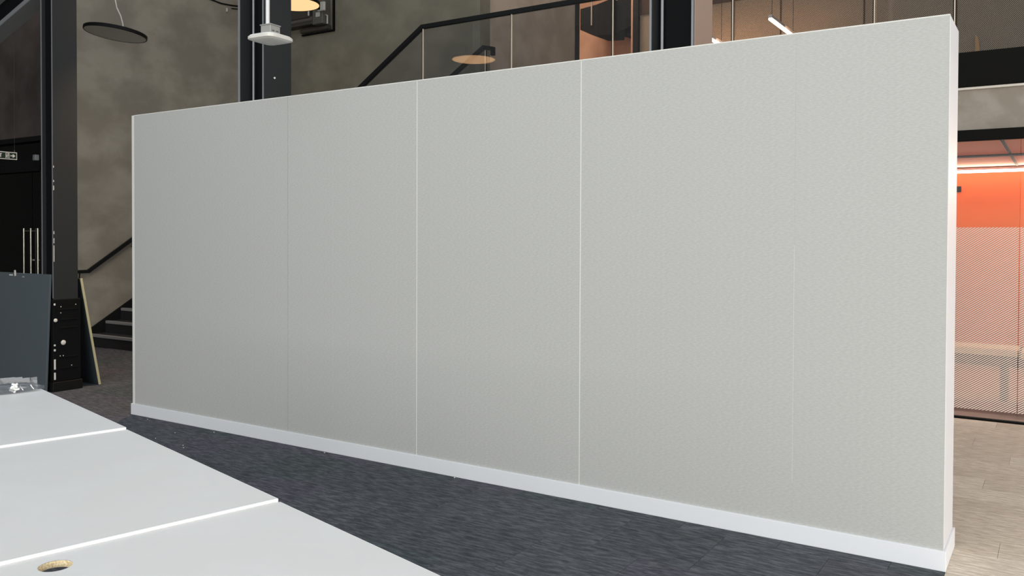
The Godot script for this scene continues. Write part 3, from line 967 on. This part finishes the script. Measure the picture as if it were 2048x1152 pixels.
# ------------------------------------------------------------------ lamps and ceiling-hung things
func disc_lamp(at: Vector3, tilt: Basis, lit: String, label: String, size := 1.0) -> Node3D:
	var l := thing("disc_pendant", label, "pendant lamp", at, "disc pendant lamps")
	var t := Transform3D(tilt.scaled(Vector3(size, 1.0, size)), Vector3.ZERO)
	var st := start()
	lathe(st, [Vector2(0.362, -0.012), Vector2(0.37, -0.016), Vector2(0.375, -0.01), Vector2(0.375, 0.024), Vector2(0.368, 0.03), Vector2(0.0, 0.03)], 64, t)
	obj("housing", st, "black", l)
	st = start()
	lathe(st, [Vector2(0.0, -0.013), Vector2(0.362, -0.012)], 64, t)
	obj("diffuser", st, lit, l)
	st = start()
	lathe(st, [Vector2(0.1, 0.03), Vector2(0.1, 0.045), Vector2(0.0, 0.05)], 24, t)
	obj("driver_cap", st, "plate", l)
	return l


func hanging_things() -> void:
	# the unlit, tilted disc
	var away := Vector3(-10.129, 0, -6.384).normalized()
	var l := disc_lamp(Vector3(-10.129, 4.107, -6.384), Basis(away, deg_to_rad(6.5)), "diffuser_off", "unlit black disc pendant hanging askew on a white cord, upper left")
	var side := away.cross(Vector3.UP)
	var st := start()
	var pts := []
	for q: Vector2 in [Vector2(0.09, 0.04), Vector2(0.085, 0.13), Vector2(0.06, 0.23), Vector2(0.015, 0.33), Vector2(-0.005, 0.45), Vector2(0.0, 0.8), Vector2(0.0, CEILING - 4.107)]:
		pts.append(side * q.x + Vector3.UP * q.y)
	tube(st, pts, 0.008, 8)
	obj("cord", st, "white_plastic", l)
	st = start()
	tube(st, [side * 0.08 + Vector3(0, 0.1, 0), side * 0.0 + Vector3(0, 0.045, 0)], 0.005, 6)
	obj("stay", st, "black", l)
	# lit discs: one beside the middle column, one above the left of the frame, seen in the balustrade glass
	var at := [Vector3(-9.172, 4.832, -8.474), Vector3(-7.66, 4.29, -5.74)]
	for i in 2:
		l = disc_lamp(at[i], Basis(), ["lamp_warm", "lamp_bright"][i], ["lit warm disc pendant half hidden by the middle column", "lit warm disc pendant seen only as an orange oval in the balustrade glass"][i], [1.0, 0.907][i])
		st = start()
		tube(st, [Vector3(0, 0.045, 0), Vector3(0, CEILING - at[i].y, 0)], 0.006, 8)
		obj("cord", st, "white_plastic", l)
		var om := SpotLight3D.new()
		om.name = "disc_pendant_light"
		om.light_color = Color(1.0, 0.84, 0.68)
		om.light_energy = [1.0, 9.0][i]
		om.spot_range = 30.0
		om.spot_attenuation = 2.0
		om.spot_angle = 52.0
		om.spot_angle_attenuation = 0.8
		om.rotation.x = -PI / 2
		om.light_size = 0.0
		om.shadow_enabled = true
		add_child(om, true)
		om.position = at[i] + Vector3(0, -0.05, 0)
	# antenna on a pole
	var a := thing("wireless_antenna", "white square antenna panel hanging on a pole in front of the middle column", "antenna", Vector3(-4.703, 2.905, -4.135))
	var yaw := Basis(Vector3.UP, atan2(4.703, 4.135) + PI / 4)
	st = start()
	var n := 48
	var prev := []
	for lev: Array in [[0.0, 0.0], [0.55, 0.001], [0.8, 0.004], [1.0, 0.012], [1.0, 0.03], [0.9, 0.042], [0.3, 0.05], [0.0, 0.05]]:
		var ring := []
		for k in n:
			var t := TAU * k / n
			var c := cos(t)
			var s := sin(t)
			# a square with bulging sides
			var r: float = 0.124 / pow(pow(absf(c), 5.0) + pow(absf(s), 5.0), 0.2)
			ring.append(yaw * Vector3(c * r * lev[0], lev[1], s * r * lev[0]))
		if prev:
			for k in n:
				var j := (k + 1) % n
				var mid := Vector3(0, 0.024, 0)
				quad(st, prev[k], prev[j], ring[j], ring[k], (prev[k] + ring[j]) / 2.0 - mid)
		prev = ring
	obj("panel", st, "white_plastic", a)
	var bx := Transform3D(yaw, Vector3.ZERO)
	st = start()
	box(st, Vector3(-0.047, 0.048, -0.047), Vector3(0.047, 0.112, 0.047), 0.003, bx)
	box(st, Vector3(-0.052, 0.112, -0.052), Vector3(0.052, 0.119, 0.052), 0.002, bx)
	obj("junction_box", st, "box_grey", a)
	for v: float in [-0.02, 0.018]:
		obj("port", one_box(Vector3(v - 0.012, 0.07, 0.046), Vector3(v + 0.012, 0.078, 0.0485), 0.001, bx), "ac_grey", a)
	st = start()
	tube(st, [Vector3(-0.012, 0.119, 0.014), Vector3(-0.012, CEILING - 2.905, 0.014)], 0.014, 16)
	obj("pole", st, "white_steel", a)
	# exit sign on two wires, square to the partition
	var s := thing("exit_sign", "hanging dark green exit sign with a white running figure and arrow", "sign", Vector3(-9.5, 2.39, -4.64))
	obj("panel", one_box(Vector3(-0.012, -0.039, -0.195), Vector3(0.012, 0.041, 0.195), 0.001), "white_plastic", s)
	var field := obj("field", one_box(Vector3(0.011, -0.031, -0.187), Vector3(0.0135, 0.033, 0.187)), "sign_green", s)
	var face := Transform3D(Basis(Vector3.UP, PI / 2), Vector3(0.0135, 0.0, 0.0))  # local x -> -z, seen from +x
	st = start()
	prism(st, PackedVector2Array([Vector2(0.123, -0.004), Vector2(0.15, -0.004), Vector2(0.145, -0.014), Vector2(0.152, -0.018), Vector2(0.176, 0.001), Vector2(0.152, 0.02), Vector2(0.145, 0.016), Vector2(0.15, 0.006), Vector2(0.123, 0.006)]), 0.0, 0.0012, face)
	obj("arrow", st, "white_plastic", field)
	st = start()
	for q: Array in [[0.075, 0.113, 0.024, 0.028], [0.075, 0.081, -0.027, 0.024], [0.107, 0.113, -0.027, 0.024]]:
		prism(st, PackedVector2Array([Vector2(q[0], q[2]), Vector2(q[1], q[2]), Vector2(q[1], q[3]), Vector2(q[0], q[3])]), 0.0, 0.0012, face)
	var man := []
	for k in 10:
		man.append(Vector2(0.098, 0.016) + Vector2(cos(TAU * k / 10), sin(TAU * k / 10)) * 0.0045)
	prism(st, PackedVector2Array(man), 0.0, 0.0012, face)
	for limb: Array in [[Vector2(0.096, 0.01), Vector2(0.09, -0.006)], [Vector2(0.09, -0.006), Vector2(0.098, -0.013), Vector2(0.094, -0.026)], [Vector2(0.09, -0.006), Vector2(0.084, -0.016), Vector2(0.077, -0.016)], [Vector2(0.096, 0.008), Vector2(0.104, 0.0), Vector2(0.109, 0.003)], [Vector2(0.095, 0.008), Vector2(0.086, 0.006), Vector2(0.082, -0.001)]]:
		prism(st, band(PackedVector2Array(limb), 0.005), 0.0, 0.0012, face)
	obj("running_figure", st, "white_plastic", field)
	var tm := TextMesh.new()
	tm.text = "EXIT"
	var font := SystemFont.new()
	font.font_names = PackedStringArray(["Droid Sans"])
	font.font_weight = 700
	tm.font = font
	tm.font_size = 32
	tm.pixel_size = 0.0017
	tm.depth = 0.0015
	var tx := inst("lettering", tm, "white_plastic", field)
	tx.transform = face * Transform3D(Basis(), Vector3(-0.02, 0.0, 0.0008))
	st = start()
	for z: float in [-0.174, 0.174]:
		tube(st, [Vector3(0, 0.041, z), Vector3(0, CEILING - 2.39, z)], 0.0012, 5)
		tube(st, [Vector3(0, 0.041, z), Vector3(0, 0.062, z)], 0.006, 8)
	obj("wire", st, "ac_dark", s)
	# fan coil unit on the rear wall
	var u := thing("air_conditioner", "dark wall-mounted air conditioning unit with valve box high on the concrete wall", "air conditioner", Vector3(-10.3, 5.0, -9.8))
	var o := -u.position
	obj("casing", one_box(Vector3(-11.2, 5.0, -9.8) + o, Vector3(-10.03, 5.6, -9.6) + o, 0.012), "ac_dark", u)
	st = start()
	tube(st, [Vector3(-11.2, 4.985, -9.66) + o, Vector3(-9.99, 4.985, -9.66) + o], 0.042, 14)
	obj("drain_pipe", st, "ac_grey", u)
	obj("tray", one_box(Vector3(-11.2, 4.9, -9.79) + o, Vector3(-10.0, 4.945, -9.63) + o, 0.006), "ac_dark", u)
	obj("valve_box", one_box(Vector3(-9.98, 4.88, -9.8) + o, Vector3(-9.76, 5.3, -9.62) + o, 0.008), "ac_grey", u)
	var ctl := obj("controller", one_box(Vector3(-9.83, 5.06, -9.62) + o, Vector3(-9.68, 5.2, -9.58) + o, 0.008), "plate", u)
	obj("controller_window", one_box(Vector3(-9.82, 5.08, -9.58) + o, Vector3(-9.765, 5.19, -9.576) + o), "black", ctl)
	obj("type_plate", one_box(Vector3(-9.9, 4.99, -9.62) + o, Vector3(-9.81, 5.06, -9.616) + o), "plate", u)
	st = start()
	tube(st, [Vector3(-9.73, 4.88, -9.7) + o, Vector3(-9.73, 5.01, -9.7) + o, Vector3(-9.79, 5.03, -9.7) + o], 0.013, 8)
	tube(st, [Vector3(-10.02, 5.02, -9.58) + o, Vector3(-10.02, 5.5, -9.58) + o], 0.013, 8)
	obj("pipe", st, "plate", u)
	st = start()
	box(st, Vector3(-9.682, 4.79, -9.8) + o, Vector3(-9.655, 5.7, -9.76) + o, 0.003)
	box(st, Vector3(-10.37, 4.775, -9.8) + o, Vector3(-9.655, 4.8, -9.76) + o, 0.003)
	obj("wall_frame", st, "black_soft", u)
	st = start()
	tube(st, [Vector3(-10.35, 4.84, -9.74) + o, Vector3(-9.72, 4.84, -9.74) + o], 0.035, 10)
	obj("lower_pipe", st, "ac_dark", u)


# ------------------------------------------------------------------ boards
func leaning_things() -> void:
	var b := thing("grey_board", "slate grey board standing upright against the left column, with tape on its top edge", "board", Vector3(-8.91, 0, -4.5))
	var lean := Transform3D(Basis(Vector3(1, 0, 0), -deg_to_rad(2.4)), Vector3.ZERO)
	obj("sheet", one_box(Vector3(-0.6, 0, -0.01), Vector3(0.6, 1.156, 0.01), 0.002, lean), "board_grey", b)
	obj("tape_tab", one_box(Vector3(-0.09, 1.14, 0.01), Vector3(-0.06, 1.2, 0.014), 0.004, Transform3D(Basis(Vector3(0, 0, 1), 0.12), Vector3(0.17, 0.0, -0.048))), "chip", b)
	obj("sticker", one_box(Vector3(0.09, 1.112, 0.009), Vector3(0.135, 1.128, 0.0112), 0.0, lean), "conduit", b)
	obj("paint_chip", one_box(Vector3(-0.16, 1.126, 0.009), Vector3(-0.09, 1.138, 0.0112), 0.0, lean), "chip", b)
	var d := thing("dark_board", "dark board with a pale raw edge leaning behind the left column", "board", Vector3(-8.31, 0, -5.035))
	lean = Transform3D(Basis(Vector3(1, 0, 0), deg_to_rad(10.0)), Vector3.ZERO)
	obj("sheet", one_box(Vector3(-0.62, 0.004, -0.02), Vector3(0.0, 1.12, -0.001), 0.001, lean), "board_dark", d)
	obj("raw_edge", one_box(Vector3(0.0, 0.004, -0.021), Vector3(0.012, 1.12, 0.0), 0.001, lean), "board_edge", d)


func small_things() -> void:
	var rng := RandomNumberGenerator.new()
	rng.seed = 9
	var at := [Vector2(-4.377, -4.337), Vector2(-3.233, -4.344), Vector2(-5.79, -4.133), Vector2(-5.754, -3.939), Vector2(-6.407, -4.311), Vector2(-5.395, -3.918), Vector2(-5.328, -3.874), Vector2(-5.553, -4.313)]
	for p: Vector2 in at:
		var st := start()
		var r := rng.randf_range(0.0025, 0.005)
		box(st, Vector3(-r, 0, -r * 0.7), Vector3(r, r * 0.9, r * 0.7), r * 0.3, Transform3D(Basis(Vector3.UP, rng.randf() * 3.0), Vector3.ZERO))
		var o := obj("plaster_crumb", st, "chip")
		o.position = Vector3(p.x, 0, p.y)
		tag(o, "tiny white plaster crumb lying on the dark carpet in front of the baseboard", "debris", "white crumbs on the dark carpet")
	var c := thing("wall_cable", "thin black cable with a small white sensor high on the left concrete wall", "cable", Vector3(-11.385, 5.2, -9.0))
	var st2 := start()
	tube(st2, [Vector3(0, 0.06, 0.95), Vector3(0, 0.13, 0.6), Vector3(0, 0.1, 0.3), Vector3(0, 0.075, 0.0), Vector3(0, 0.09, -0.2), Vector3(0, 0.13, -0.5)], 0.012, 8)
	tube(st2, [Vector3(0, 0.04, -0.2), Vector3(0, 0.09, -0.5)], 0.008, 8)
	obj("cable_run", st2, "black", c)
	obj("sensor", one_box(Vector3(-0.012, -0.04, -0.12), Vector3(0.02, 0.025, -0.09), 0.008), "plate", c)
